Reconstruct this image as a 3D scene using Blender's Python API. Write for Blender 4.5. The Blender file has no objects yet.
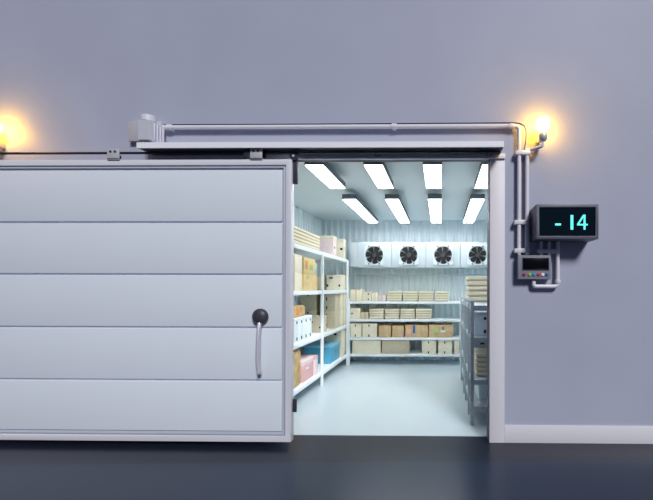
import bpy, bmesh, math, random
from mathutils import Vector, Matrix
random.seed(7)
S = bpy.context.scene
C = S.collection
PI = math.pi

# ------------------------------------------------------------------ camera
F = 369.0                     # focal length in pixels of the 653x500 frame
CAM = Vector((0, -3.5, 1.45))
YAW, ROLL = math.radians(0.8), math.radians(0.12)
PCX = 441 - F * math.tan(YAW)
PCY = 289.0
R = Matrix.Rotation(YAW, 3, 'Z') @ Matrix.Rotation(PI / 2, 3, 'X') @ Matrix.Rotation(ROLL, 3, 'Z')
cd = bpy.data.cameras.new('camera')
cam = bpy.data.objects.new('camera', cd)
C.objects.link(cam)
cam.location = CAM
cam.rotation_euler = R.to_euler()
cd.sensor_width = 36
cd.lens = F / 653 * 36
cd.shift_x = (326.5 - PCX) / 653
cd.shift_y = (PCY - 250) / 653
cd.clip_start = 0.05
S.camera = cam


def pt(px, py, Y):
    """the place on the vertical plane y = Y that shows at px, py"""
    d = R @ Vector(((px - PCX) / F, -(py - PCY) / F, -1))
    t = (Y - CAM.y) / d.y
    p = CAM + d * t
    return p.x, p.z


# ------------------------------------------------------------------ materials
def lin(c):
    def f(v):
        v /= 255.0
        return v / 12.92 if v <= 0.04045 else ((v + 0.055) / 1.055) ** 2.4
    return (f(c[0]), f(c[1]), f(c[2]), 1)


def mat(name, rgb, rough=0.5, metal=0.0, spec=0.5, var=0.0, scale=8.0, bump=0.0, bscale=60.0, stretch=(1, 1, 1), emit=None, estr=0.0, coat=0.0):
    m = bpy.data.materials.new(name)
    m.use_nodes = True
    nt = m.node_tree
    b = nt.nodes['Principled BSDF']
    col = lin(rgb)
    b.inputs['Base Color'].default_value = col
    b.inputs['Roughness'].default_value = rough
    b.inputs['Metallic'].default_value = metal
    b.inputs['Specular IOR Level'].default_value = spec
    b.inputs['Coat Weight'].default_value = coat
    if var or bump:
        tc = nt.nodes.new('ShaderNodeTexCoord')
        mp = nt.nodes.new('ShaderNodeMapping')
        mp.inputs['Scale'].default_value = stretch
        nt.links.new(tc.outputs['Object'], mp.inputs['Vector'])
    if var:
        n = nt.nodes.new('ShaderNodeTexNoise')
        n.inputs['Scale'].default_value = scale
        n.inputs['Detail'].default_value = 5
        r = nt.nodes.new('ShaderNodeValToRGB')
        r.color_ramp.elements[0].position = 0.3
        r.color_ramp.elements[1].position = 0.7
        r.color_ramp.elements[0].color = tuple(v * (1 - var) for v in col[:3]) + (1,)
        r.color_ramp.elements[1].color = tuple(min(1, v * (1 + var)) for v in col[:3]) + (1,)
        nt.links.new(mp.outputs['Vector'], n.inputs['Vector'])
        nt.links.new(n.outputs['Fac'], r.inputs['Fac'])
        nt.links.new(r.outputs['Color'], b.inputs['Base Color'])
    if bump:
        n2 = nt.nodes.new('ShaderNodeTexNoise')
        n2.inputs['Scale'].default_value = bscale
        n2.inputs['Detail'].default_value = 3
        bp = nt.nodes.new('ShaderNodeBump')
        bp.inputs['Strength'].default_value = bump
        bp.inputs['Distance'].default_value = 0.004
        nt.links.new(mp.outputs['Vector'], n2.inputs['Vector'])
        nt.links.new(n2.outputs['Fac'], bp.inputs['Height'])
        nt.links.new(bp.outputs['Normal'], b.inputs['Normal'])
    if emit:
        b.inputs['Emission Color'].default_value = lin(emit)
        b.inputs['Emission Strength'].default_value = estr
    return m


M = {}
M['wall'] = mat('lavender wall paint', (171, 176, 195), 0.55, spec=0.3, var=0.03, scale=1.5, bump=0.05, bscale=300)
M['trim'] = mat('pale trim paint', (224, 224, 231), 0.45, spec=0.3)
M['jamb'] = mat('dark jamb liner', (74, 66, 84), 0.5)
M['door'] = mat('door lacquer', (220, 228, 237), 0.4, spec=0.4, var=0.01, scale=2)
M['dframe'] = mat('door frame lacquer', (216, 218, 226), 0.38, spec=0.4)
M['moulding'] = mat('door moulding', (186, 193, 206), 0.4)
M['white_metal'] = mat('pale painted metal', (220, 220, 230), 0.4, spec=0.5)
M['cover'] = mat('pale rail cover paint', (244, 244, 250), 0.45)
M['galv'] = mat('galvanised plate', (206, 206, 212), 0.4, metal=0.25, var=0.05, scale=40)
M['dark_metal'] = mat('dark blue grey metal', (52, 54, 68), 0.45, metal=0.2)
M['rail'] = mat('dark steel rail', (40, 38, 48), 0.4, metal=0.4)
M['under'] = mat('dark blue underside shade', (38, 42, 66), 0.5)  # colour holds the shade below the track cover
M['rubber'] = mat('black rubber', (62, 62, 72), 0.45, spec=0.5, bump=0.1, bscale=150)
M['chrome'] = mat('brushed steel', (214, 216, 226), 0.3, metal=0.3)
M['pipe'] = mat('pale conduit plastic', (226, 226, 234), 0.35, spec=0.5)
M['cable'] = mat('black cable sheath', (30, 28, 32), 0.5)
M['housing'] = mat('motor housing paint', (206, 208, 220), 0.4, metal=0.1)
M['casing'] = mat('grey display casing', (92, 92, 108), 0.45, metal=0.1, bump=0.05, bscale=200)
M['panel_grey'] = mat('grey control casing', (132, 134, 150), 0.5, bump=0.05, bscale=200)
M['screen'] = mat('dark teal display glass', (2, 12, 20), 0.12, spec=0.5, emit=(0, 36, 50), estr=0.12)
M['black_screen'] = mat('black display glass', (4, 4, 6), 0.15)
M['digit'] = mat('lit cyan digit', (90, 220, 215), 0.5, emit=(95, 236, 226), estr=0.8)
M['bulb'] = mat('glowing bulb glass', (255, 220, 150), 0.3, emit=(255, 186, 56), estr=46)
# cold room
M['rib'] = mat('ribbed cold room steel', (228, 239, 243), 0.3, metal=0.0, spec=0.5)
M['ceil'] = mat('cold room ceiling panel', (224, 234, 238), 0.35, spec=0.5)
M['cfloor'] = mat('pale resin floor', (192, 207, 213), 0.16, spec=0.45, var=0.02, scale=1.2)
M['shelf'] = mat('white enamel shelf', (238, 245, 248), 0.35, spec=0.5)
M['unit'] = mat('cooler enamel', (204, 217, 222), 0.35, spec=0.5)
M['plate'] = mat('cooler fan plate', (222, 234, 238), 0.4)
M['blade'] = mat('black fan blade', (14, 16, 18), 0.35)
M['hub'] = mat('grey fan hub', (62, 64, 66), 0.4)
M['lamp_body'] = mat('grey lamp body', (98, 112, 118), 0.5)
M['diffuser'] = mat('lit lamp diffuser', (255, 255, 255), 0.5, emit=(253, 253, 255), estr=10.5)
M['rack'] = mat('grey steel rack', (188, 198, 204), 0.4, metal=0.05, spec=0.5, var=0.12, scale=25)
M['cream'] = mat('cream carton', (236, 229, 204), 0.7, spec=0.2, var=0.03, scale=20)
M['ivory'] = mat('ivory carton', (236, 228, 204), 0.7, spec=0.2, var=0.03, scale=20)
M['sage'] = mat('pale sage carton', (228, 222, 196), 0.7, spec=0.2, var=0.03, scale=20)
M['taupe'] = mat('taupe carton', (196, 184, 160), 0.7, spec=0.2, var=0.05, scale=20)
M['beige'] = mat('beige carton', (208, 198, 170), 0.7, spec=0.2, var=0.04, scale=20)
M['kraft'] = mat('brown kraft carton', (208, 180, 138), 0.75, spec=0.2, var=0.14, scale=16, bump=0.3, bscale=30)
M['straw'] = mat('straw kraft carton', (222, 200, 146), 0.75, spec=0.2, var=0.08, scale=14, bump=0.2, bscale=30)
M['crumpled'] = mat('crumpled kraft', (206, 176, 126), 0.8, spec=0.2, var=0.3, scale=9, bump=0.8, bscale=18)
M['white_card'] = mat('white card', (234, 244, 248), 0.6, spec=0.2)
M['pinkish'] = mat('pale pink carton', (232, 212, 210), 0.7, spec=0.2, var=0.05, scale=12)
M['pink'] = mat('dusty pink card', (222, 178, 180), 0.7, spec=0.2, var=0.05, scale=12)
M['blue'] = mat('teal blue plastic', (74, 160, 190), 0.4, spec=0.5, var=0.03, scale=10)
M['blue_lid'] = mat('pale blue plastic lid', (128, 186, 206), 0.4)
M['greyblue'] = mat('grey blue card', (184, 202, 210), 0.6)
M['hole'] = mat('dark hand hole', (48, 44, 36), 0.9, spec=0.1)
M['tape'] = mat('buff tape', (196, 180, 140), 0.35)
M['dark_tape'] = mat('dark strap', (70, 66, 54), 0.6)
for nm, c in (('orange', (226, 150, 84)), ('green', (170, 196, 120)), ('blue_tape', (52, 104, 176)), ('navy', (44, 50, 110)), ('paper', (240, 238, 236)), ('rose', (222, 170, 176)), ('skyblue', (150, 190, 220)), ('peach', (236, 186, 146)),
              ('b_red', (170, 30, 60)), ('b_lime', (150, 200, 70)), ('b_cyan', (40, 160, 200)), ('b_red2', (215, 45, 75)), ('b_white', (240, 240, 240)), ('b_steel', (50, 110, 150)), ('blue_plug', (50, 70, 160))):
    M[nm] = mat('plain ' + nm.replace('_', ' '), c, 0.45)


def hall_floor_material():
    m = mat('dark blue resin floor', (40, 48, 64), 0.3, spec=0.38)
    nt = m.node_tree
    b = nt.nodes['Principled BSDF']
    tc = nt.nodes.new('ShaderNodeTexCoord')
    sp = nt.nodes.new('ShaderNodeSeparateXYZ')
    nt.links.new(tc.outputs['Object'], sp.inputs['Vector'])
    # shade along the wall painted as a darker band with a slightly skewed edge
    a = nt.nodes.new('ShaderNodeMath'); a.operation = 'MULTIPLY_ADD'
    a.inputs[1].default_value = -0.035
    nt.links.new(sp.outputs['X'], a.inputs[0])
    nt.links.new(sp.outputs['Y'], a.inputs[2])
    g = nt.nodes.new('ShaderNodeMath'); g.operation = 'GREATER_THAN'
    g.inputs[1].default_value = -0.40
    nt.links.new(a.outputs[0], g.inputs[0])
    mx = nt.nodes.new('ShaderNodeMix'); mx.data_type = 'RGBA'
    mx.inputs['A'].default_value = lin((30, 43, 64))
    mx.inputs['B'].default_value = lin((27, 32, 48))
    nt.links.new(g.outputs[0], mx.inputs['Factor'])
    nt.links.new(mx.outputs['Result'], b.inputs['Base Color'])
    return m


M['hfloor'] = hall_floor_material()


# ------------------------------------------------------------------ mesh builder
class MB:
    def __init__(self):
        self.bm = bmesh.new()

    def box(self, x0, x1, y0, y1, z0, z1, bev=0.0, seg=2):
        t = bmesh.new()
        bmesh.ops.create_cube(t, size=1)
        for v in t.verts:
            v.co = Vector((x0 + (v.co.x + .5) * (x1 - x0), y0 + (v.co.y + .5) * (y1 - y0), z0 + (v.co.z + .5) * (z1 - z0)))
        if bev:
            bmesh.ops.bevel(t, geom=list(t.edges), offset=bev, segments=seg, affect='EDGES', profile=0.5)
        self._join(t)
        return self

    def _join(self, t):
        me = bpy.data.meshes.new('tmp')
        t.to_mesh(me)
        t.free()
        self.bm.from_mesh(me)
        bpy.data.meshes.remove(me)

    def lathe(self, prof, o, axis='Z', n=32):
        """prof: (radius, along) pairs; spun around an axis through o"""
        t = bmesh.new()
        rings = []
        for r, h in prof:
            ring = []
            if r < 1e-6:
                ring = [t.verts.new(self._ax(0, 0, h, axis, o))]
            else:
                for k in range(n):
                    a = 2 * PI * k / n
                    ring.append(t.verts.new(self._ax(r * math.cos(a), r * math.sin(a), h, axis, o)))
            rings.append(ring)
        for a, b in zip(rings, rings[1:]):
            for k in range(n):
                k2 = (k + 1) % n
                vs = [a[k % len(a)], a[k2 % len(a)], b[k2 % len(b)], b[k % len(b)]]
                u = []
                for v in vs:
                    if v not in u:
                        u.append(v)
                if len(u) > 2:
                    t.faces.new(u)
        for ring in (rings[0], rings[-1]):
            if len(ring) > 2:
                t.faces.new(ring)
        bmesh.ops.recalc_face_normals(t, faces=t.faces)
        for f in t.faces:
            f.smooth = len(f.verts) <= 4
        self._join(t)
        return self

    @staticmethod
    def _ax(a, b, h, axis, o):
        v = {'Z': (a, b, h), 'Y': (a, h, b), 'X': (h, a, b)}[axis]
        return Vector(o) + Vector(v)

    def cyl(self, r, o, h0, h1, axis='Z', n=24, bev=0.0):
        if bev:
            return self.lathe([(r - bev, h0), (r, h0 + bev), (r, h1 - bev), (r - bev, h1)], o, axis, n)
        return self.lathe([(r, h0), (r, h1)], o, axis, n)

    def tube(self, pts, r, n=12):
        t = bmesh.new()
        pts = [Vector(p) for p in pts]
        rings = []
        up = None
        for i, p in enumerate(pts):
            d = (pts[min(i + 1, len(pts) - 1)] - pts[max(i - 1, 0)]).normalized()
            if up is None:
                up = Vector((0, 1, 0)) if abs(d.y) < .9 else Vector((0, 0, 1))
            a = d.cross(up).normalized()
            b = a.cross(d).normalized()
            up = b
            rings.append([t.verts.new(p + a * r * math.cos(2 * PI * k / n) + b * r * math.sin(2 * PI * k / n)) for k in range(n)])
        for a, b in zip(rings, rings[1:]):
            for k in range(n):
                t.faces.new((a[k], a[(k + 1) % n], b[(k + 1) % n], b[k])).smooth = True
        t.faces.new(rings[0])
        t.faces.new(rings[-1])
        bmesh.ops.recalc_face_normals(t, faces=t.faces)
        self._join(t)
        return self

    def prism(self, poly, d0, d1, plane='XZ'):
        """poly extruded between d0 and d1 along the missing axis"""
        t = bmesh.new()
        def mk(a, b, d):
            return {'XZ': (a, d, b), 'YZ': (d, a, b), 'XY': (a, b, d)}[plane]
        lo = [t.verts.new(mk(a, b, d0)) for a, b in poly]
        hi = [t.verts.new(mk(a, b, d1)) for a, b in poly]
        t.faces.new(lo)
        t.faces.new(hi)
        n = len(poly)
        for k in range(n):
            t.faces.new((lo[k], lo[(k + 1) % n], hi[(k + 1) % n], hi[k]))
        bmesh.ops.recalc_face_normals(t, faces=t.faces)
        self._join(t)
        return self

    def ring(self, x0, x1, z0, z1, w, y0, y1, bev=0.0):
        """a mitred rectangular frame of width w in the XZ plane"""
        t = bmesh.new()
        o = [(x0, z0), (x1, z0), (x1, z1), (x0, z1)]
        i = [(x0 + w, z0 + w), (x1 - w, z0 + w), (x1 - w, z1 - w), (x0 + w, z1 - w)]
        V = {}
        for nm, pl in (('o', o), ('i', i)):
            for yy, s in ((y0, 'f'), (y1, 'b')):
                V[nm + s] = [t.verts.new((a, yy, b)) for a, b in pl]
        for k in range(4):
            j = (k + 1) % 4
            t.faces.new((V['of'][k], V['of'][j], V['if'][j], V['if'][k]))
            t.faces.new((V['ob'][k], V['ob'][j], V['ib'][j], V['ib'][k]))
            t.faces.new((V['of'][k], V['of'][j], V['ob'][j], V['ob'][k]))
            t.faces.new((V['if'][k], V['if'][j], V['ib'][j], V['ib'][k]))
        bmesh.ops.recalc_face_normals(t, faces=t.faces)
        if bev:
            es = [e for e in t.edges if len(e.link_faces) == 2 and e.calc_face_angle(0) > 0.5]
            bmesh.ops.bevel(t, geom=es, offset=bev, segments=2, affect='EDGES', profile=0.5)
        self._join(t)
        return self

    def build(self, name, m, parent=None, at=None):
        """link as ONE mesh object; its origin is the parent's, or its own base"""
        me = bpy.data.meshes.new(name)
        if parent is not None:
            o = Vector(parent['_o'])
        elif at is not None:
            o = Vector(at)
        else:
            xs = [v.co for v in self.bm.verts]
            o = Vector(((min(v.x for v in xs) + max(v.x for v in xs)) / 2, (min(v.y for v in xs) + max(v.y for v in xs)) / 2, min(v.z for v in xs)))
        bmesh.ops.translate(self.bm, verts=self.bm.verts, vec=-o)
        bmesh.ops.recalc_face_normals(self.bm, faces=self.bm.faces)
        self.bm.to_mesh(me)
        self.bm.free()
        ob = bpy.data.objects.new(name, me)
        C.objects.link(ob)
        me.set_sharp_from_angle(angle=math.radians(40))
        me.materials.append(m)
        ob['_o'] = o
        if parent is not None:
            ob.parent = parent
        else:
            ob.location = o
        return ob


def tag(o, label, cat, group=None, kind=None):
    o['label'] = label
    o['category'] = cat
    if group:
        o['group'] = group
    if kind:
        o['kind'] = kind
    return o


def thing(name, loc, label, cat, group=None):
    o = bpy.data.objects.new(name, None)
    C.objects.link(o)
    o.empty_display_size = 0.1
    o.location = loc
    o['_o'] = Vector(loc)
    return tag(o, label, cat, group)


def struct(o, label, cat):
    return tag(o, label, cat, kind='structure')


def copy_tree(o, parent=None):
    c = o.copy()
    C.objects.link(c)
    if parent is not None:
        c.parent = parent
    for ch in list(o.children):
        copy_tree(ch, c)
    return c


def move_to(o, loc):
    o.location = loc
    o['_o'] = Vector(loc)


def arc(cx, cz, r, a0, a1, y, n=8):
    return [(cx + r * math.cos(math.radians(a0 + (a1 - a0) * k / n)), y, cz + r * math.sin(math.radians(a0 + (a1 - a0) * k / n))) for k in range(n + 1)]


# ------------------------------------------------------------------ hall
OX0, OX1, OZ = -1.5, pt(489.5, 300, 0)[0], 2.717      # the doorway
WT = 0.14
struct(MB().prism([(-7, 0), (OX0, 0), (OX0, OZ), (OX1, OZ), (OX1, 0), (6, 0), (6, 5), (-7, 5)], 0, WT).build('wall_front', M['wall']),
       'lavender grey painted wall around the cold room doorway', 'wall')
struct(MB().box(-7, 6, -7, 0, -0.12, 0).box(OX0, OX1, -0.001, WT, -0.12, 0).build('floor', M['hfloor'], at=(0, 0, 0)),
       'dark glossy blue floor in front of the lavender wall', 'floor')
CX1 = pt(504.5, 300, 0)[0]
struct(MB().box(CX1, 6, -0.012, 0, 0, 0.168, 0.003).build('baseboard_front', M['trim']), 'pale baseboard along the wall right of the doorway', 'baseboard')
struct(MB().box(OX1, CX1, -0.012, 0, 0, 2.676, 0.003).build('trim_1', M['trim']), 'pale upright casing on the right edge of the doorway', 'trim')
struct(MB().box(OX0 - 0.14, OX0, -0.012, 0, 0, 2.676, 0.003).build('trim_2', M['trim']), 'pale upright casing on the left edge of the doorway', 'trim')
struct(MB().box(OX0 - 0.16, CX1, -0.032, 0, 2.676, 2.722, 0.003).build('trim_3', M['trim']), 'pale header trim across the top of the doorway', 'trim')
struct(MB().box(OX1 - 0.006, OX1, -0.004, WT, 0, OZ).build('trim_4', M['jamb']), 'dark lining of the right side of the doorway', 'trim')
struct(MB().box(OX0, OX1 - 0.006, -0.004, WT, OZ - 0.012, OZ).build('trim_5', M['jamb']), 'dark lining under the top of the doorway', 'trim')

# ---- sliding door
YF, YB = -0.155, -0.09
DX1 = pt(291, 300, YF)[0]
DX0 = DX1 - 3.0
DZ0, DZ1 = pt(288, 442.3, YF)[1], pt(288, 159.2, YF)[1]
door = thing('sliding_door', ((DX0 + DX1) / 2, (YF + YB) / 2, DZ0), 'wide pale grey sliding door of five horizontal boards left of the doorway', 'door')
MB().ring(DX0, DX1, DZ0, DZ1, 0.052, YF, YB, 0.004).build('frame', M['dframe'], door)
MB().ring(DX0 + 0.052, DX1 - 0.052, DZ0 + 0.052, DZ1 - 0.052, 0.01, YF + 0.022, YB, 0.002) \
    .ring(DX0 + 0.062, DX1 - 0.062, DZ0 + 0.062, DZ1 - 0.062, 0.014, YF + 0.008, YB, 0.003) \
    .ring(DX0 + 0.076, DX1 - 0.076, DZ0 + 0.076, DZ1 - 0.076, 0.012, YF + 0.024, YB, 0.002).build('moulding', M['moulding'], door)
edges = [DZ0 + 0.085] + [pt(150, y, YF + 0.01)[1] for y in (380.2, 327.4, 274.4, 222.2)] + [DZ1 - 0.085]
mb = MB().box(DX0 + 0.06, DX1 - 0.06, YF + 0.032, YB, DZ0 + 0.06, DZ1 - 0.06)
for a, b in zip(edges, edges[1:]):
    mb.box(DX0 + 0.09, DX1 - 0.09, YF + 0.012, YB - 0.01, a + 0.007, b - 0.007, 0.008, 3)
mb.build('panel', M['door'], door)
# lever handle
hx, hz = pt(259.3, 316.6, YF - 0.03)
h = MB().lathe([(0.05, 0.032), (0.062, 0.03), (0.068, 0.022), (0.072, 0.014), (0.072, 0.0), (0.066, -0.014), (0.05, -0.026), (0.026, -0.034), (0, -0.036)], (hx, YF - 0.018, hz), 'Y', 40).build('handle', M['rubber'], door)
h['label'] = 'round black handle boss with a hanging steel lever'
lx, lz = pt(258.6, 375.5, YF - 0.06)
lv = MB()
pts = [(hx + 0.002, YF - 0.03, hz - 0.058), (hx + 0.003, YF - 0.05, hz - 0.12), (hx + 0.004, YF - 0.062, hz - 0.25), (hx, YF - 0.06, hz - 0.38), (lx, YF - 0.055, lz + 0.03)]
lv.tube(pts, 0.018, 14)
lv.lathe([(0.018, 0), (0.018, -0.01), (0.012, -0.02), (0, -0.022)], pts[-1], 'Z', 14)
lv.build('lever', M['chrome'], h)
# hangers that run on the rail
for px in (113, 256):
    x0, z1 = pt(px - 6, 148.6, YF - 0.012)
    x1, _ = pt(px + 6, 150, YF - 0.012)
    g = MB().box(x0, x1, YF - 0.012, YF - 0.002, DZ1 - 0.004, 2.728, 0.002).box(x0, x1, YF - 0.012, YF + 0.05, DZ1, DZ1 + 0.008).build('hanger', M['galv'], door)
    for sx in (0.3, 0.68):
        MB().lathe([(0.010, 0), (0.010, -0.006), (0.006, -0.009), (0, -0.01)], (x0 + (x1 - x0) * sx, YF - 0.012, 2.702), 'Y', 12).build('bolt', M['dark_metal'], g)
x0, _ = pt(244, 155, YF + 0.01)
x1, _ = pt(250, 155, YF + 0.01)
MB().box(x0, x1, YF, YF + 0.05, DZ1, 2.70, 0.006).cyl(0.024, ((x0 + x1) / 2, YF + 0.02, 2.68), -0.024, 0.02, 'Y').build('roller_block', M['dark_metal'], door)
sx0, sz0 = pt(293.9, 184, -0.11)
sx1, _ = pt(297.6, 184, -0.11)
st = MB().box(DX1 - 0.0, sx1, -0.12, -0.09, sz0, 2.70, 0.004)
st.cyl(0.04, (sx1 - 0.025, -0.13, 2.665), -0.012, 0.03, 'Y', 20, 0.004)
st = st.build('edge_strap', M['dark_metal'], door)
MB().cyl(0.012, (sx1 - 0.025, -0.145, 2.665), -0.006, 0.004, 'Y', 12).build('bolt', M['galv'], st)
gz0, gz1 = pt(295, 412, -0.11)[1], pt(295, 399, -0.11)[1]
MB().box(DX1, sx1 - 0.004, -0.116, -0.1, gz0, gz1, 0.003).build('guide_block', M['dark_metal'], door)

# ---- rail and its cover
rx0, rx1 = -4.4, CX1 - 0.06
track = thing('door_track', (-1.5, -0.1, 2.69), 'long pale track cover with a dark rail, fixed above the sliding door and doorway', 'door track')
MB().box(rx0, rx1, -0.115, -0.095, 2.700, 2.718, 0.003).build('rail', M['rail'], track)
cx0, cz1 = pt(136.5, 142.3, -0.2)
cx1, cz0 = pt(504, 146.8, -0.2)
MB().prism([(-0.2, cz0), (-0.188, cz0), (-0.188, cz1 - 0.014), (0.0, cz1 - 0.014), (0.0, cz1), (-0.2, cz1)], cx0, cx1, 'YZ').build('cover', M['cover'], track)
MB().box(cx0 + 0.002, cx1 - 0.002, -0.187, -0.001, cz0 + 0.004, cz1 - 0.015, 0.001).build('underside', M['under'], track)  # dark plate added to paint in the shade under the cover
for x in (-4.38, -3.09, -1.68, -0.6, 0.45):
    MB().box(x - 0.02, x + 0.02, -0.1, 0.0, 2.70, 2.72, 0.002).build('rail_bracket', M['rail'], track)

# ---- door motor
ym = -0.22
a0, zb = pt(136, 139.5, ym)
a1, zt = pt(150, 119.6, ym)
mo = thing('door_motor', ((a0 + a1) / 2, -0.12, zb), 'pale boxy door motor with round caps at the left end of the track cover', 'motor')
p0, pz0 = pt(128, 141, -0.05)
p1, pz1 = pt(161, 121, -0.05)
MB().box(p0, p1, -0.05, 0, pz0, pz1, 0.004).build('mounting_plate', M['galv'], mo)
MB().prism([(a0, ym + 0.03), (a0 + 0.02, ym), (a1 - 0.01, ym), (a1, ym + 0.02), (a1, -0.05), (a0, -0.05)], zb, zt, 'XY').build('housing', M['housing'], mo)
b1 = a1
g = MB()
for k in range(4):
    y = ym + 0.045 + k * 0.035
    g.box(a1 - 0.002, a1 + 0.007, y, y + 0.014, zb + 0.012, zt - 0.012, 0.002)
g.build('cooling_fins', M['white_metal'], mo)
cx = (a0 + a1) / 2
MB().cyl(0.06, (cx, -0.155, zt), 0.0, 0.06, 'Z', 28, 0.008).build('end_cap', M['white_metal'], mo)
MB().cyl(0.05, (cx + 0.005, -0.15, cz1), 0.0, zb - cz1 + 0.001, 'Z', 28).build('shaft_collar', M['white_metal'], mo)

# ---- conduit along the wall and down to the control box
YP = -0.045
xa, za = pt(162, 125.6, YP)
xb, zb_ = pt(519.2, 126, YP)
za = zb_
zc = pt(519, 254.6, YP)[1]
rp = 0.019
cond = thing('electrical_conduit', ((xa + xb) / 2, YP, zc), 'pale pipe running from the door motor above the track and down to the control box', 'pipe')
MB().tube([(b1 - 0.01, YP, za), (xb - 0.05, YP, za)] + arc(xb - 0.045, za - 0.045, 0.045, 90, 0, YP) + [(xb, YP, za - 0.08), (xb, YP, zc)], rp, 16).build('pipe', M['pipe'], cond)
for px in (169.7, 394.3):
    x, _ = pt(px, 125, YP)
    k = MB().cyl(0.027, (x, YP, za), -0.024, 0.024, 'X', 20, 0.003)
    k.box(x - 0.015, x + 0.015, YP, -0.001, za - 0.02, za + 0.02)
    k.build('clamp', M['pipe'], cond)
MB().cyl(0.025, (xb - 0.07, YP, za), -0.02, 0.02, 'X', 20, 0.003).build('collar', M['pipe'], cond)
xl = pt(527, 200, YP)[0]
for i, (py, l, r) in enumerate(((152.3, 515.6, 530.6), (222, 514.6, 528), (250.5, 514.6, 529.6))):
    x0, z = pt(l, py, YP - 0.025)
    x1, _ = pt(r, py, YP - 0.025)
    MB().box(x0, x1, YP - 0.025, -0.001, z - 0.02, z + 0.02, 0.004).build('clamp', M['pipe'], cond)
zl0 = pt(527, 254.6, YP)[1]
zl1 = pt(527, 152, YP)[1]
lamp_pipe = thing('lamp_conduit', (xl, YP, zl0), 'shorter upright pipe from the lamp to the control box, right of the long pipe', 'pipe')
MB().tube([(xl, YP, zl1), (xl, YP, zl0)], rp, 16).build('pipe', M['pipe'], lamp_pipe)
# thin black cable on top of the pipe, looping down to the lower clamp
cb = MB()
x513 = pt(514, 124, YP)[0]
x526 = pt(526.4, 130, YP)[0]
zt_ = za + rp + 0.008
cb.tube([(b1 - 0.005, YP + 0.004, zt_), (-1.2, YP + 0.004, zt_), (x513, YP, zt_ + 0.003), (x513 + 0.05, YP, zt_ - 0.002), (x526 - 0.022, YP, zt_ - 0.022), (x526 - 0.002, YP, zt_ - 0.07), (x526 - 0.004, YP - 0.002, zt_ - 0.15), (x526 - 0.02, YP - 0.004, zl1 + 0.02)], 0.0055, 8)
tag(cb.build('cable', M['cable']), 'thin black cable lying along the long pipe and looping down beside the lamp', 'cable')


# ---- wall lamps
def wall_lamp(px_b, label, first=None):
    yb = -0.115
    x, z = pt(px_b, 127, yb)
    if first is not None:
        t = copy_tree(first)
        move_to(t, (x, yb, first.location.z))
        t['label'] = label
        return t
    zs0, zs1 = pt(px_b, 140, yb)[1], pt(px_b, 133, yb)[1]
    za_ = pt(px_b, 147, yb)[1]
    t = thing('wall_lamp', (x, yb, za_), label, 'wall lamp', 'wall lamps beside the sliding door')
    s = zs1
    MB().lathe([(0.028, s - 0.004), (0.03, s + 0.01), (0.046, s + 0.03), (0.06, s + 0.06), (0.064, s + 0.09), (0.058, s + 0.118), (0.038, s + 0.138), (0.014, s + 0.144), (0, s + 0.145)], (x, yb, 0), 'Z', 28).build('bulb', M['bulb'], t)
    MB().lathe([(0.022, zs0 - 0.014), (0.034, zs0), (0.039, zs0 + 0.01), (0.039, zs1 - 0.01), (0.033, zs1)], (x, yb, 0), 'Z', 28).build('socket', M['galv'], t)
    MB().tube([(x - 0.002, yb, zs0 - 0.005), (x - 0.002, yb, za_ + 0.02), (x - 0.012, yb, za_ + 0.006), (x - 0.03, yb + 0.005, za_), (x - 0.10, YP, za_), (x - 0.145, YP, za_)], 0.016, 14).build('arm', M['pipe'], t)
    MB().box(x - 0.04, x - 0.008, -0.055, 0, za_ + 0.04, za_ + 0.09, 0.004).build('bracket', M['galv'], t)
    MB().box(x - 0.03, x - 0.014, yb, -0.05, za_ + 0.055, za_ + 0.07).build('stay', M['galv'], t)
    return t


lamp = wall_lamp(543, 'glowing yellow bulb on a pale arm, right of the doorway above the display')
wall_lamp(-8, "glowing yellow bulb on a pale arm above the left end of the sliding door", lamp)

# ---- temperature display
yd = -0.24
dx0, dz1 = pt(536.4, 204.2, yd)
dx1, dz0 = pt(598.6, 239, yd)
dis = thing('temperature_display', ((dx0 + dx1) / 2, -0.12, dz0), 'dark boxy temperature display reading -14 in cyan, on the wall right of the doorway', 'display')
MB().box(dx0, dx1, yd + 0.02, 0, dz0, dz1, 0.004).ring(dx0, dx1, dz0, dz1, 0.027, yd, yd + 0.03, 0.003).build('housing', M['casing'], dis)
MB().box(dx0 + 0.02, dx1 - 0.02, yd + 0.012, yd + 0.03, dz0 + 0.02, dz1 - 0.02).build('screen', M['screen'], dis)
yy0, yy1 = yd + 0.008, yd + 0.0125


def bar(mb, p, q, w):
    (x0, z0), (x1, z1) = p, q
    d = Vector((x1 - x0, z1 - z0)).normalized() * w / 2
    n = Vector((-d.y, d.x))
    mb.prism([(x0 + n.x, z0 + n.y), (x0 - n.x, z0 - n.y), (x1 - n.x, z1 - n.y), (x1 + n.x, z1 + n.y)], yy0, yy1)


D = lambda a, b: pt(a, b, yy0)
k = MB(); bar(k, D(555.2, 224.4), D(561, 224.4), 0.018); k.build('minus_sign', M['digit'], dis)
k = MB(); bar(k, D(572, 215), D(572, 229.6), 0.024); k.build('digit_one', M['digit'], dis)
k = MB()
bar(k, D(584.6, 214.6), D(584.6, 229.6), 0.017)
bar(k, D(577.2, 224.6), D(587.8, 224.6), 0.014)
bar(k, D(583.8, 215.2), D(577.9, 224.4), 0.015)
k.build('digit_four', M['digit'], dis)

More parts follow.
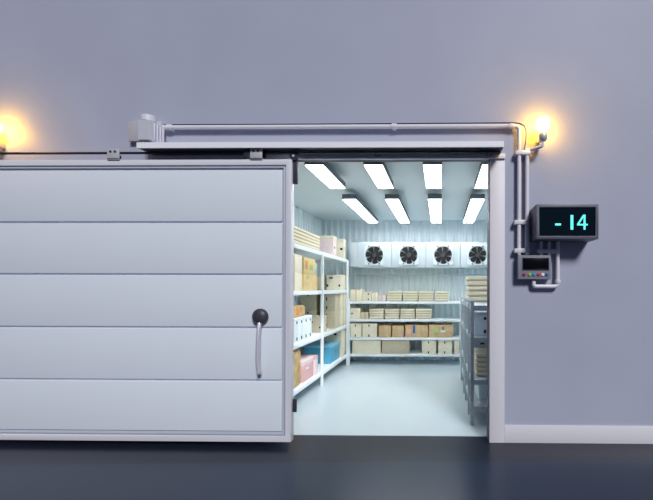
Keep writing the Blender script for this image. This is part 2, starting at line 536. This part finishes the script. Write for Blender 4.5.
# ---- control box
yc = -0.085
ex0, ez1 = pt(518, 255, yc)
ex1, ez0 = pt(551, 279.4, yc)
ctl = thing('control_box', ((ex0 + ex1) / 2, -0.04, ez0), 'grey control box with a black screen and six coloured buttons below the display', 'control box')
MB().box(ex0, ex1, yc, 0, ez0, ez1, 0.006, 3).build('housing', M['panel_grey'], ctl)
s0, s1 = pt(522.6, 270, yc), pt(548.6, 258.2, yc)
MB().box(s0[0], s1[0], yc - 0.002, yc + 0.01, s0[1], s1[1], 0.001).build('screen', M['black_screen'], ctl)
MB().ring(s0[0] - 0.006, s1[0] + 0.006, s0[1] - 0.006, s1[1] + 0.006, 0.006, yc - 0.004, yc + 0.005, 0.001).build('bezel', M['casing'], ctl)
for px, mm in ((524, 'b_red'), (529.6, 'b_lime'), (534, 'b_cyan'), (538.5, 'b_red2'), (542.6, 'b_white'), (546.8, 'b_steel')):
    x, z = pt(px, 274.6, yc)
    b = MB().lathe([(0.016, 0), (0.016, -0.006), (0.012, -0.011), (0, -0.012)], (x, yc + 0.001, z), 'Y', 16).build('button', M[mm], ctl)
    b['label'] = {'b_red': 'dark red', 'b_lime': 'lime green', 'b_cyan': 'cyan blue', 'b_red2': 'bright red', 'b_white': 'white', 'b_steel': 'steel blue'}[mm] + ' button'
for px in (519.6, 526.6, 541, 549):
    x, z = pt(px, 255, -0.045)
    MB().cyl(0.014, (x, -0.045, ez1 - 0.002), 0, 0.012, 'Z', 14).build('cable_gland', M['white_metal'], ctl)
x, _ = pt(534, 281, -0.045)
MB().cyl(0.016, (x, -0.045, ez0 + 0.002), -0.02, 0, 'Z', 14).build('plug', M['blue_plug'], ctl)

# ---- pipes between the display and the control box
link = thing('display_conduit', (pt(549, 260, YP)[0], YP, pt(549, 286, YP)[1]), 'pale pipes from the display looping around the right of the control box', 'pipe')
for px in (541, 549):
    x, _ = pt(px, 250, YP)
    MB().tube([(x, YP, dz0 + 0.002), (x, YP, ez1 + 0.008)], 0.016, 14).build('short_pipe', M['pipe'], link)
xr, zr = pt(557.6, 286.4, YP)
xq, zq = pt(533.6, 281.5, YP)
MB().tube([(xr, YP, dz0 + 0.002), (xr, YP, zr + 0.06)] + arc(xr - 0.03, zr + 0.03, 0.03, 0, -90, YP) + arc(xq + 0.022, zr + 0.022, 0.022, -90, -180, YP) + [(xq, YP, ez0 - 0.012)], 0.019, 16).build('pipe', M['pipe'], link)
x0, z = pt(537.4, 251, YP - 0.025)
x1, _ = pt(559.6, 251, YP - 0.025)
MB().box(x0, x1, YP - 0.025, -0.001, z - 0.018, z + 0.018, 0.004).build('clamp', M['pipe'], link)
MB().cyl(0.027, (xr, YP, pt(557, 281.4, YP)[1]), -0.016, 0.016, 'Z', 20, 0.003).build('collar', M['pipe'], link)

# ------------------------------------------------------------------ cold room shell
LX, RX, BY, CZ = -2.47, 1.30, 4.04, 2.85


def ribbed(name, along, a0, a1, base, sign, label):
    """corrugated sheet: trapezoid ribs running up the wall"""
    prof = []
    p = 0.125
    n = int((a1 - a0) / p) + 1
    for i in range(n):
        s = a0 + i * p
        for ds, dd in ((0, 0), (0.044, 0), (0.068, 0.026), (0.101, 0.026)):
            if s + ds < a1:
                prof.append((s + ds, base + sign * dd))
    prof.append((a1, base))
    back = base - sign * 0.06
    poly = prof + [(a1, back), (a0, back)]
    mb = MB()
    if along == 'X':
        mb.prism([(s, d) for s, d in poly], 0, CZ, 'XY')
    else:
        mb.prism([(d, s) for s, d in poly], 0, CZ, 'XY')
    return struct(mb.build(name, M['rib']), label, 'wall')


ribbed('wall_back', 'X', LX, RX, BY, -1, 'pale ribbed metal wall at the far end of the cold room')
ribbed('wall_left', 'Y', WT, BY, LX, 1, 'pale ribbed metal wall behind the left shelving')
ribbed('wall_right', 'Y', WT, BY, RX, -1, 'pale ribbed metal wall behind the grey rack')
struct(MB().box(LX - 0.06, RX + 0.06, WT, BY + 0.06, CZ, CZ + 0.08).build('ceiling', M['ceil']), 'pale blue grey ceiling of the cold room', 'ceiling')
struct(MB().box(LX - 0.06, RX + 0.06, WT, BY + 0.06, -0.12, 0).build('floor', M['cfloor']), 'pale shiny floor inside the cold room', 'floor')


# ---- ceiling lamps
def dep(d):
    return d - 3.5


LZ1 = 2.70                     # underside of the hung lamps


def ceiling_lamp(x0, y0, y1, label):
    t = thing('ceiling_lamp', (x0 + 0.098, (y0 + y1) / 2, CZ), label, 'ceiling lamp', 'ceiling lamps in the cold room')
    MB().box(x0, x0 + 0.196, y0, y1, LZ1 + 0.005, LZ1 + 0.077, 0.004).build('lamp_body', M['lamp_body'], t)
    MB().box(x0 + 0.006, x0 + 0.19, y0 + 0.006, y1 - 0.006, LZ1, LZ1 + 0.01, 0.002).build('diffuser', M['diffuser'], t)
    for f in (0.2, 0.8):
        y = y0 + (y1 - y0) * f
        MB().cyl(0.012, (x0 + 0.098, y, LZ1 + 0.075), 0, CZ - LZ1 - 0.075, 'Z', 12).build('stem', M['lamp_body'], t)
    return t


ORD = ['first', 'second', 'third', 'fourth']
far0 = ceiling_lamp(-1.388, dep(5.15), dep(6.98), 'lit strip lamp in the far ceiling row, first from the left')
near0 = ceiling_lamp(-1.388, dep(3.72), dep(4.59), 'lit strip lamp in the near ceiling row, first from the left')
for k in range(1, 4):
    for src, row in ((far0, 'far'), (near0, 'near')):
        o = copy_tree(src)
        move_to(o, src.location + Vector((0.60 * k, 0, 0)))
        o['label'] = f'lit strip lamp in the {row} ceiling row, {ORD[k]} from the left'

# ---- cooling units with fans
UY = dep(7.05)
UZ0, UZ1 = 1.861, 2.349
ux = -1.602
cool = thing('cooling_unit', (ux + 0.328, UY, UZ0), 'white wall cooler with a black fan, first from the left in the row', 'cooler', 'coolers on the back wall')
MB().box(ux + 0.003, ux + 0.653, UY, BY - 0.024, UZ0, UZ1, 0.006).build('housing', M['unit'], cool)
fc = (ux + 0.328, UZ0 + 0.232)
t = bmesh.new()
N = 40
sq, ci = [], []
for k in range(N):
    a = 2 * PI * (k + 0.5) / N
    c, s = math.cos(a), math.sin(a)
    m_ = 0.186 / max(abs(c), abs(s))
    sq.append((fc[0] + c * m_, fc[1] + s * m_))
    ci.append((fc[0] + c * 0.172, fc[1] + s * 0.172))
for ring_y in (UY - 0.05, UY):
    pass
V = {}
for nm, pl in (('s', sq), ('c', ci)):
    for yy, sfx in ((UY - 0.05, 'f'), (UY + 0.001, 'b')):
        V[nm + sfx] = [t.verts.new((a, yy, b)) for a, b in pl]
for k in range(N):
    j = (k + 1) % N
    t.faces.new((V['sf'][k], V['sf'][j], V['cf'][j], V['cf'][k]))
    t.faces.new((V['sf'][k], V['sf'][j], V['sb'][j], V['sb'][k]))
    t.faces.new((V['cf'][k], V['cf'][j], V['cb'][j], V['cb'][k])).smooth = True
bmesh.ops.recalc_face_normals(t, faces=t.faces)
pb = MB()
pb._join(t)
plate = pb.build('fan_plate', M['plate'], cool)
for sx in (-1, 1):
    for sz in (-1, 1):
        MB().cyl(0.014, (fc[0] + sx * 0.10, UY - 0.05, fc[1] + sz * 0.192 - sz * 0.025), -0.006, 0.003, 'Y', 12).build('screw', M['hub'], plate)
MB().cyl(0.048, (fc[0], UY - 0.03, fc[1]), -0.012, 0.03, 'Y', 24, 0.006).build('fan_hub', M['hub'], cool)
for k in range(7):
    a = 2 * PI * k / 7 + 0.35
    b = MB()
    poly = []
    for r, da in ((0.04, -0.42), (0.08, -0.42), (0.13, -0.42), (0.163, -0.33), (0.168, 0.05), (0.158, 0.31), (0.10, 0.36), (0.06, 0.42), (0.04, 0.42)):
        poly.append((fc[0] + r * math.cos(a + da), fc[1] + r * math.sin(a + da)))
    b.prism(poly, UY - 0.026, UY - 0.018)
    b.build('fan_blade', M['blade'], cool)
coolers = [cool]
for k in range(1, 4):
    o = copy_tree(cool)
    move_to(o, cool.location + Vector((0.656 * k, 0, 0)))
    o['label'] = f'white wall cooler with a black fan, {ORD[k]} from the left in the row'
    coolers.append(o)
MB().box(-1.757, ux, UY + 0.02, BY - 0.024, UZ0 + 0.02, UZ1 - 0.01, 0.006).build('side_cover', M['unit'], cool)
drain = thing('drain_pipe', (-0.3, dep(7.42), 1.73), 'thin pale pipe running along the back wall below the coolers', 'pipe')
MB().tube([(-1.70, dep(7.42), 1.73), (1.2, dep(7.42), 1.73)], 0.016, 12).build('pipe', M['unit'], drain)
for x in (-1.6, -0.7, 0.2, 1.1):
    MB().box(x - 0.012, x + 0.012, dep(7.41), BY, 1.71, 1.75, 0.003).build('bracket', M['unit'], drain)


# ------------------------------------------------------------------ shelving
def shelf_part(parent, x0, x1, y0, y1, zt, lip, m, edge_t=0.02):
    """a pressed shelf: deck with turned down lips all round"""
    mb = MB().box(x0, x1, y0, y1, zt - 0.014, zt, 0.003)
    mb.ring(x0, x1, y0, y1, edge_t, 0, 1) if False else None
    mb.box(x0, x0 + edge_t, y0, y1, zt - lip, zt - 0.01, 0.003)
    mb.box(x1 - edge_t, x1, y0, y1, zt - lip, zt - 0.01, 0.003)
    mb.box(x0, x1, y0, y0 + edge_t, zt - lip, zt - 0.01, 0.003)
    mb.box(x0, x1, y1 - edge_t, y1, zt - lip, zt - 0.01, 0.003)
    return mb.build('shelf', m, parent)


LF = -1.764                                    # front of the left shelving
ls = thing('shelving_unit', (-2.1, dep(5.47), 0), 'white four tier shelving unit along the left wall of the cold room', 'shelving unit', 'white shelving in the cold room')
LZ = (2.0, 1.425, 0.772, 0.215)
for z in LZ:
    shelf_part(ls, -2.43, LF, dep(3.9), dep(6.965), z, 0.056, M['shelf'])
for x in (LF - 0.004, -2.425):
    for d in (3.92, 5.47, 6.945):
        MB().box(x - 0.018, x + 0.018, dep(d) - 0.02, dep(d) + 0.02, 0, 2.0 - 0.002, 0.003).build('post', M['shelf'], ls)

BF = dep(7.0)
bs = thing('shelving_unit', (-0.68, dep(7.25), 0), 'white four tier shelving unit against the back wall below the coolers', 'shelving unit', 'white shelving in the cold room')
BZ = (1.213, 0.876, 0.524, 0.21)
BX0, BX1 = -1.772, 0.405
for z in BZ:
    shelf_part(bs, BX0, BX1, BF, dep(7.49), z, 0.047, M['shelf'])
for x in (BX0 + 0.018, BX1 - 0.018):
    for y in (BF - 0.004, dep(7.475)):
        MB().box(x - 0.022, x + 0.022, y - 0.015, y + 0.015, 0, 1.27, 0.003).build('post', M['shelf'], bs)

RF = 0.315
rk = thing('storage_rack', (0.6, dep(4.9), 0), 'grey steel storage rack on the right, just inside the doorway', 'rack')
RZ = (1.275, 0.935, 0.485, 0.2)
for z in RZ:
    shelf_part(rk, RF + 0.01, 0.98, dep(3.93), dep(5.9), z, 0.055, M['rack'], 0.03)
for d in (3.945, 4.28, 4.83, 5.16, 5.88):
    for x in (RF + 0.018, 0.965):
        MB().box(x - 0.02, x + 0.02, dep(d) - 0.016, dep(d) + 0.016, 0, 1.325, 0.003).build('leg', M['rack'], rk)
for z0, z1, d0, d1 in ((0.22, 0.88, 3.945, 4.28), (0.88, 0.22, 4.83, 5.16)):
    MB().tube([(RF + 0.02, dep(d0), z0), (RF + 0.02, dep(d1), z1)], 0.010, 8).build('brace', M['rack'], rk)


# ------------------------------------------------------------------ cartons
def carton(name, x0, x1, y0, y1, z0, z1, m, label, group, lid=0.0, holes=(), tape=None, stickers=(), face='Y', cat='box', lidm=None):
    """box with a lid or closing flaps; holes/stickers sit on its faces. face: 'Y' towards the doorway, 'X' towards the aisle (+x), 'x' towards -x"""
    b = 0.004
    if lid:
        o = MB().box(x0 + 0.004, x1 - 0.004, y0 + 0.004, y1 - 0.004, z0, z1 - 0.006, b).build(name, m)
        MB().box(x0, x1, y0, y1, z1 - lid, z1, b).build('lid', lidm or m, o)
    else:
        o = MB().box(x0, x1, y0, y1, z0, z1 - 0.004, b).build(name, m)
        xm = (x0 + x1) / 2
        MB().box(x0 + 0.002, xm - 0.0015, y0 + 0.002, y1 - 0.002, z1 - 0.006, z1, 0.001).build('flap', m, o)
        MB().box(xm + 0.0015, x1 - 0.002, y0 + 0.002, y1 - 0.002, z1 - 0.006, z1, 0.001).build('flap', m, o)
    tag(o, label, cat, group)

    def on_face(f, u0, u1, v0, v1, nm, mm, th=0.003):
        if f == 'Y':
            MB().box(x0 + (x1 - x0) * u0, x0 + (x1 - x0) * u1, y0 - th, y0 + 0.006, z0 + (z1 - z0) * v0, z0 + (z1 - z0) * v1, min(th * 0.3, 0.001)).build(nm, mm, o)
        else:
            MB().box(x1 - 0.006, x1 + th, y0 + (y1 - y0) * u0, y0 + (y1 - y0) * u1, z0 + (z1 - z0) * v0, z0 + (z1 - z0) * v1, min(th * 0.3, 0.001)).build(nm, mm, o)
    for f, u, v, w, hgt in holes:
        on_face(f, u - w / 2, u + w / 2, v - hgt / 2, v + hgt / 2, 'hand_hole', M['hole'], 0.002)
    for f, u0, u1, v0, v1, mm in stickers:
        on_face(f, u0, u1, v0, v1, 'sticker', M[mm], 0.003)
    if tape:
        for f in tape:
            on_face(f, 0.46, 0.54, 0.0, 1.0, 'tape', M['tape'], 0.002)
    return o


def flat_stack(x0, x1, y0, y1, z0, n, hgt, m, where, group, lidm=None):
    """n flat cartons lying on each other: one thing each"""
    names = {1: [''], 2: ['bottom', 'top'], 4: ['lowest', 'second lowest', 'second highest', 'topmost'], 5: ['lowest', 'second lowest', 'middle', 'second highest', 'topmost']}[n]
    for i in range(n):
        j = (random.random() - 0.5) * 0.010
        z = z0 + i * hgt
        o = MB().box(x0 + 0.016 + j, x1 - 0.016 + j, y0 + 0.016, y1 - 0.016, z, z + hgt - 0.006, 0.002).build('flat_carton', m)
        MB().box(x0 + j, x1 + j, y0, y1, z + hgt * 0.36, z + hgt - 0.0005, 0.003).build('lid', lidm or m, o)
        tag(o, f'{names[i]} flat carton of the stack {where}', 'carton', group)


# -- left shelving, top shelf
T = LZ[0] + 0.002
flat_stack(-2.38, -1.80, dep(4.0), dep(5.46), T, 5, 0.044, M['taupe'], 'at the near end of the left top shelf', 'flat cartons on the left top shelf', M['cream'])
gl = 'cartons on the left shelving'
carton('carton', -2.2, -1.80, dep(6.16), dep(6.34), T, T + 0.34, M['pinkish'], 'pale pink carton on the left top shelf beside the flat cartons', gl, holes=(('X', .3, .42, .16, .1),), lid=0.05, lidm=M['ivory'])
carton('carton', -2.25, -1.80, dep(6.80), dep(6.955), T, T + 0.37, M['ivory'], 'cream carton at the far end of the left top shelf', gl, holes=(('Y', .9, .5, .09, .1),), lid=0.06)
# second shelf
T = LZ[1] + 0.002
for k, nm in ((0, 'lower'), (1, 'upper')):
    carton('carton', -2.3, -1.79, dep(4.2), dep(4.73), T + .225 * k, T + .225 * (k + 1), M['ivory'], f'{nm} cream carton of the pair by the door edge on the left second shelf', gl, tape='X')
    carton('carton', -2.3, -1.81, dep(4.86), dep(5.28), T + .225 * k, T + .222 * (k + 1), M['straw'], f'{nm} straw coloured carton of the pair left of the middle post, second shelf', gl,
           stickers=((('X', .1, .3, .3, .8, 'orange'), ('X', .5, .8, .25, .6, 'green')) if k else (('X', .2, .4, .72, .84, 'tape'),)))
carton('carton', -2.25, -1.83, dep(5.30), dep(5.44), T, T + .2, M['straw'], 'lower narrow carton behind the middle post on the left second shelf', gl, stickers=(('X', .2, .9, .5, .95, 'peach'),))
carton('carton', -2.25, -1.83, dep(5.30), dep(5.44), T + .2, T + .40, M['beige'], 'upper narrow carton with a blue sticker behind the middle post on the left second shelf', gl, stickers=(('X', .3, .9, .15, .6, 'skyblue'),))
for i, (a, b, nm) in enumerate(((-2.08, -1.80, 'right'), (-2.38, -2.11, 'left'))):
    carton('carton', a, b, dep(6.66), dep(6.955), T, T + .275, M['beige'] if i else M['ivory'], f'{nm} cream lidded box of the two at the far end of the left second shelf', gl, lid=0.05,
           holes=(('Y', .3, .8, .22, .1), ('Y', .85, .3, .1, .14), ('Y', .08, .3, .1, .14)))
# third shelf
T = LZ[2] + 0.002
gf = 'white file boxes on the left third shelf'
for k in range(4):
    d0 = 4.49 + 0.155 * k
    carton('file_box', -2.12, -1.79, dep(d0 + 0.003), dep(d0 + 0.152), T, T + .31, M['white_card'], f'white file box on the left third shelf, {ORD[k]} from the door edge', gf, lid=0.03, cat='file box',
           holes=(('X', .5, .16, .12, .13), ('X', .5, .82, .12, .1)))
o = MB()
o.box(-2.1, -1.82, dep(4.52), dep(4.93), T + .31, T + .46, 0.03, 3)
o = tag(o.build('crumpled_parcel', M['crumpled']), 'crumpled brown parcel lying on the white file boxes on the left', 'parcel', gl)
MB().box(-1.835, -1.815, dep(4.62), dep(4.72), T + .34, T + .44, 0.003).build('sticker', M['orange'], o)
carton('carton', -2.02, -1.81, dep(5.68), dep(5.84), T, T + .255, M['beige'], 'small beige lidded box by the middle post on the left third shelf', gl, lid=0.05, holes=(('Y', .12, .62, .1, .1), ('Y', .7, .3, .1, .1)))
for k, nm in ((0, 'lower'), (1, 'upper')):
    z0, z1 = T + 0.295 * k, T + .295 * (k + 1)
    carton('carton', -2.41, -2.13, dep(6.27), dep(6.5), z0, z1, M['taupe'], f'{nm} taupe carton of the pair at the back of the left third shelf', gl, holes=(('Y', .5, .9, .08, .08),))
    carton('carton', -2.06, -1.80, dep(6.27), dep(6.51), z0, z1, M['beige'], f'{nm} beige carton of the pair right of the middle post on the third shelf', gl, holes=(('Y', .42, .7, .07, .2), ('Y', .42, .2, .07, .16)))
    carton('carton', -2.2, -1.795, dep(6.56), dep(6.955), z0, z1, M['ivory'], f'{nm} cream carton of the pair at the far end of the left third shelf', gl, tape='X')
# bottom shelf
T = LZ[3] + 0.002
k = MB().box(-2.2, -1.80, dep(4.2), dep(4.74), T, T + .46, 0.035, 3)
sk = tag(k.build('kraft_parcel', M['crumpled']), 'tall brown kraft parcel on the left bottom shelf next to the door edge', 'parcel', gl)
MB().box(-2.2, -1.797, dep(4.44), dep(4.50), T + .002, T + .463, 0.004).build('tape', M['tape'], sk)
carton('carton', -2.2, -1.80, dep(4.80), dep(5.2), T, T + .275, M['pink'], 'pink box on the left bottom shelf between the kraft parcel and the blue crate', gl, lid=0.06, lidm=M['pinkish'], stickers=(('X', .3, .5, .55, .62, 'paper'),))
carton('carton', -2.16, -1.79, dep(5.22), dep(5.36), T, T + .27, M['pinkish'], 'narrow pale pink box behind the pink box on the left bottom shelf', gl, lid=0.05, lidm=M['pink'])
cr = thing('storage_crate', (-2.02, dep(6.3), T), 'teal blue lidded crate on the left bottom shelf', 'crate')
MB().box(-2.24, -1.81, dep(6.04), dep(6.58), T, T + .26, 0.012, 3).box(-2.25, -1.80, dep(6.03), dep(6.59), T + .235, T + .26, 0.004).build('body', M['blue'], cr)
MB().box(-2.25, -1.80, dep(6.03), dep(6.59), T + .262, T + .30, 0.01, 2).box(-2.2, -1.85, dep(6.09), dep(6.53), T + .295, T + .31, 0.006).build('lid', M['blue_lid'], cr)
MB().box(-1.815, -1.795, dep(6.22), dep(6.40), T + .17, T + .20, 0.004).build('handle', M['blue'], cr)
carton('carton', -2.3, -1.80, dep(6.65), dep(6.955), T, T + .475, M['ivory'], 'tall cream carton behind the blue crate on the left bottom shelf', gl, holes=(('Y', .78, .86, .1, .08),))


# -- back shelving
def bx(px, d=7.03):
    return (px - 441) * d / F


g1 = 'cartons on the top shelf of the back shelving'
y0 = dep(7.02)
T = BZ[0] + 0.002
carton('carton', bx(350), bx(361.6), y0, y0 + .34, T, T + .225, M['ivory'], 'cream carton at the left end of the back top shelf', g1, tape='Y')
carton('carton', bx(362), bx(371.6), y0, y0 + .34, T, T + .175, M['cream'], 'cream lidded box, second from the left on the back top shelf', g1, lid=.04, holes=(('Y', .65, .78, .12, .16), ('Y', .65, .2, .12, .14)))
carton('carton', bx(372), bx(377.6), y0, y0 + .3, T, T + .16, M['ivory'], 'small cream carton, third from the left on the back top shelf', g1, tape='Y')
carton('carton', bx(378), bx(385.6), y0, y0 + .3, T, T + .12, M['pinkish'], 'low pale pink carton left of the flat carton stacks on the back top shelf', g1, tape='Y')
for k, (a, b) in enumerate(((387, 402), (403.4, 418), (419, 433.6), (434.8, 448.6))):
    flat_stack(bx(a), bx(b), y0, y0 + .36, T, 4, .047, M['taupe'], f'{ORD[k]} from the left on the back top shelf', 'flat cartons on the back top shelf', M['sage'])
T = BZ[1] + 0.002
g2 = 'cartons on the second shelf of the back shelving'
for k, nm in ((0, 'lower'), (1, 'upper')):
    carton('carton', bx(350.2), bx(360), y0, y0 + .34, T + .1 * k, T + .1 * (k + 1), M['ivory'], f'{nm} cream carton of the pair at the left end of the back second shelf', g2, holes=(('Y', .18, .06 if k else .94, .16, .12),))
carton('carton', bx(360.6), bx(364.2), y0, y0 + .3, T, T + .125, M['beige'], 'small beige carton right of the cream pair on the back second shelf', g2, tape='Y')
carton('carton', bx(364.6), bx(368.2), y0, y0 + .3, T, T + .125, M['beige'], 'small beige carton left of the flat carton stacks on the back second shelf', g2, tape='Y')
for k, (a, b) in enumerate(((369.4, 383.6), (384.8, 399.2), (400.4, 414.8), (416, 431.6))):
    flat_stack(bx(a), bx(b), y0, y0 + .36, T, 4, .047, M['taupe'], f'{ORD[k]} from the left on the back second shelf', 'flat cartons on the back second shelf', M['ivory'])
T = BZ[2] + 0.002
g3 = 'boxes on the third shelf of the back shelving'
hh = (('Y', .46, .86, .08, .15), ('Y', .46, .12, .08, .17))
carton('carton', bx(350), bx(361.4), y0, y0 + .36, T, T + .26, M['ivory'], 'cream lidded box at the left end of the back third shelf', g3, lid=.05, holes=hh)
carton('carton', bx(362.2), bx(376.8), y0, y0 + .36, T, T + .26, M['ivory'], 'cream lidded box, second from the left on the back third shelf', g3, lid=.05, holes=hh)
carton('carton', bx(378.8), bx(391), y0, y0 + .36, T, T + .225, M['kraft'], 'plain brown carton right of the cream boxes on the back third shelf', g3, tape='Y')
carton('carton', bx(392.2), bx(404), y0, y0 + .36, T, T + .225, M['kraft'], 'brown carton with a rose sticker on the back third shelf', g3, stickers=(('Y', .7, .92, .08, .3, 'rose'),))
carton('carton', bx(405.4), bx(428), y0, y0 + .36, T, T + .235, M['kraft'], 'wide brown carton with blue tape on the back third shelf', g3, stickers=(('Y', .34, .44, .35, 1.0, 'blue_tape'), ('Y', .05, .25, .3, .7, 'peach'), ('Y', .08, .24, .1, .25, 'rose')))
carton('carton', bx(429), bx(453), y0, y0 + .36, T, T + .24, M['kraft'], 'wide brown carton with a navy mark at the right end of the back third shelf', g3, stickers=(('Y', .56, .62, .62, .86, 'navy'), ('Y', .48, .70, .4, .58, 'paper'), ('Y', .2, .4, .3, .7, 'green')))
T = BZ[3] + 0.002
g4 = 'boxes on the bottom shelf of the back shelving'
carton('carton', bx(352.4), bx(380.6), y0, y0 + .36, T, T + .258, M['sage'], 'large pale sage carton at the left end of the back bottom shelf', g4)
carton('carton', bx(382), bx(409.4), y0, y0 + .36, T, T + .258, M['taupe'], 'large taupe carton, second from the left on the back bottom shelf', g4)
carton('carton', bx(422), bx(436.4), y0, y0 + .36, T, T + .258, M['ivory'], 'cream lidded box right of the gap on the back bottom shelf', g4, lid=.05, holes=hh)
carton('carton', bx(438.2), bx(452.4), y0, y0 + .36, T, T + .258, M['ivory'], 'cream lidded box, second from the right on the back bottom shelf', g4, lid=.05, holes=hh)
carton('carton', bx(454.2), bx(459.2), y0, y0 + .36, T, T + .255, M['cream'], 'narrow cream carton at the right end of the back bottom shelf', g4)

# -- grey rack
gr = 'boxes on the grey rack'
T = RZ[0] + 0.002
flat_stack(0.362, 0.93, dep(4.9), dep(5.4), T, 5, .069, M['beige'], 'on top of the grey rack', 'flat cartons on top of the grey rack', M['cream'])
T = RZ[1] + 0.002
carton('carton', .365, .80, dep(4.08), dep(4.6), T, T + .225, M['white_card'], 'white lidded box on the second tier of the grey rack', gr, lid=.05, holes=(('Y', .28, .84, .06, .14), ('Y', .28, .2, .06, .16)))
T = RZ[2] + 0.002
flat_stack(.385, .90, dep(4.06), dep(4.5), T, 5, .05, M['taupe'], 'on the third tier of the grey rack', 'flat cartons on the third tier of the grey rack', M['ivory'])
carton('carton', .37, .90, dep(4.54), dep(5.0), T, T + .33, M['greyblue'], 'grey blue box behind the flat cartons on the third tier of the grey rack', gr, lid=.05, holes=(('Y', .26, .9, .1, .08),))
T = RZ[3] + 0.002
carton('carton', .42, .85, dep(4.14), dep(4.6), T, T + .19, M['white_card'], 'white box on the bottom tier of the grey rack', gr, lid=.04)

# ------------------------------------------------------------------ light
w = bpy.data.worlds.new('hall')
S.world = w
w.use_nodes = True
bg = w.node_tree.nodes['Background']
bg.inputs['Color'].default_value = (0.45, 0.55, 1.0, 1)
bg.inputs['Strength'].default_value = 0.11
sd = bpy.data.lights.new('hall_light', 'SUN')
sd.energy = 2.6
sd.angle = math.radians(14)
sd.color = (1.0, 0.985, 1.0)
so = bpy.data.objects.new('hall_light', sd)
C.objects.link(so)
el, az = math.radians(36), math.radians(24)
src = Vector((math.sin(az) * math.cos(el), -math.cos(az) * math.cos(el), math.sin(el)))
so.rotation_euler = src.to_track_quat('Z', 'Y').to_euler()
so.location = src * 6

for o in bpy.data.objects:
    if '_o' in o:
        del o['_o']

S.view_settings.view_transform = 'Standard'
S.view_settings.look = 'None'
S.view_settings.exposure = 0.0
S.view_settings.gamma = 1.0
S.view_settings.use_curve_mapping = False
S.cycles.use_denoising = True
S.cycles.max_bounces = 10
S.cycles.diffuse_bounces = 10
S.cycles.sample_clamp_indirect = 6
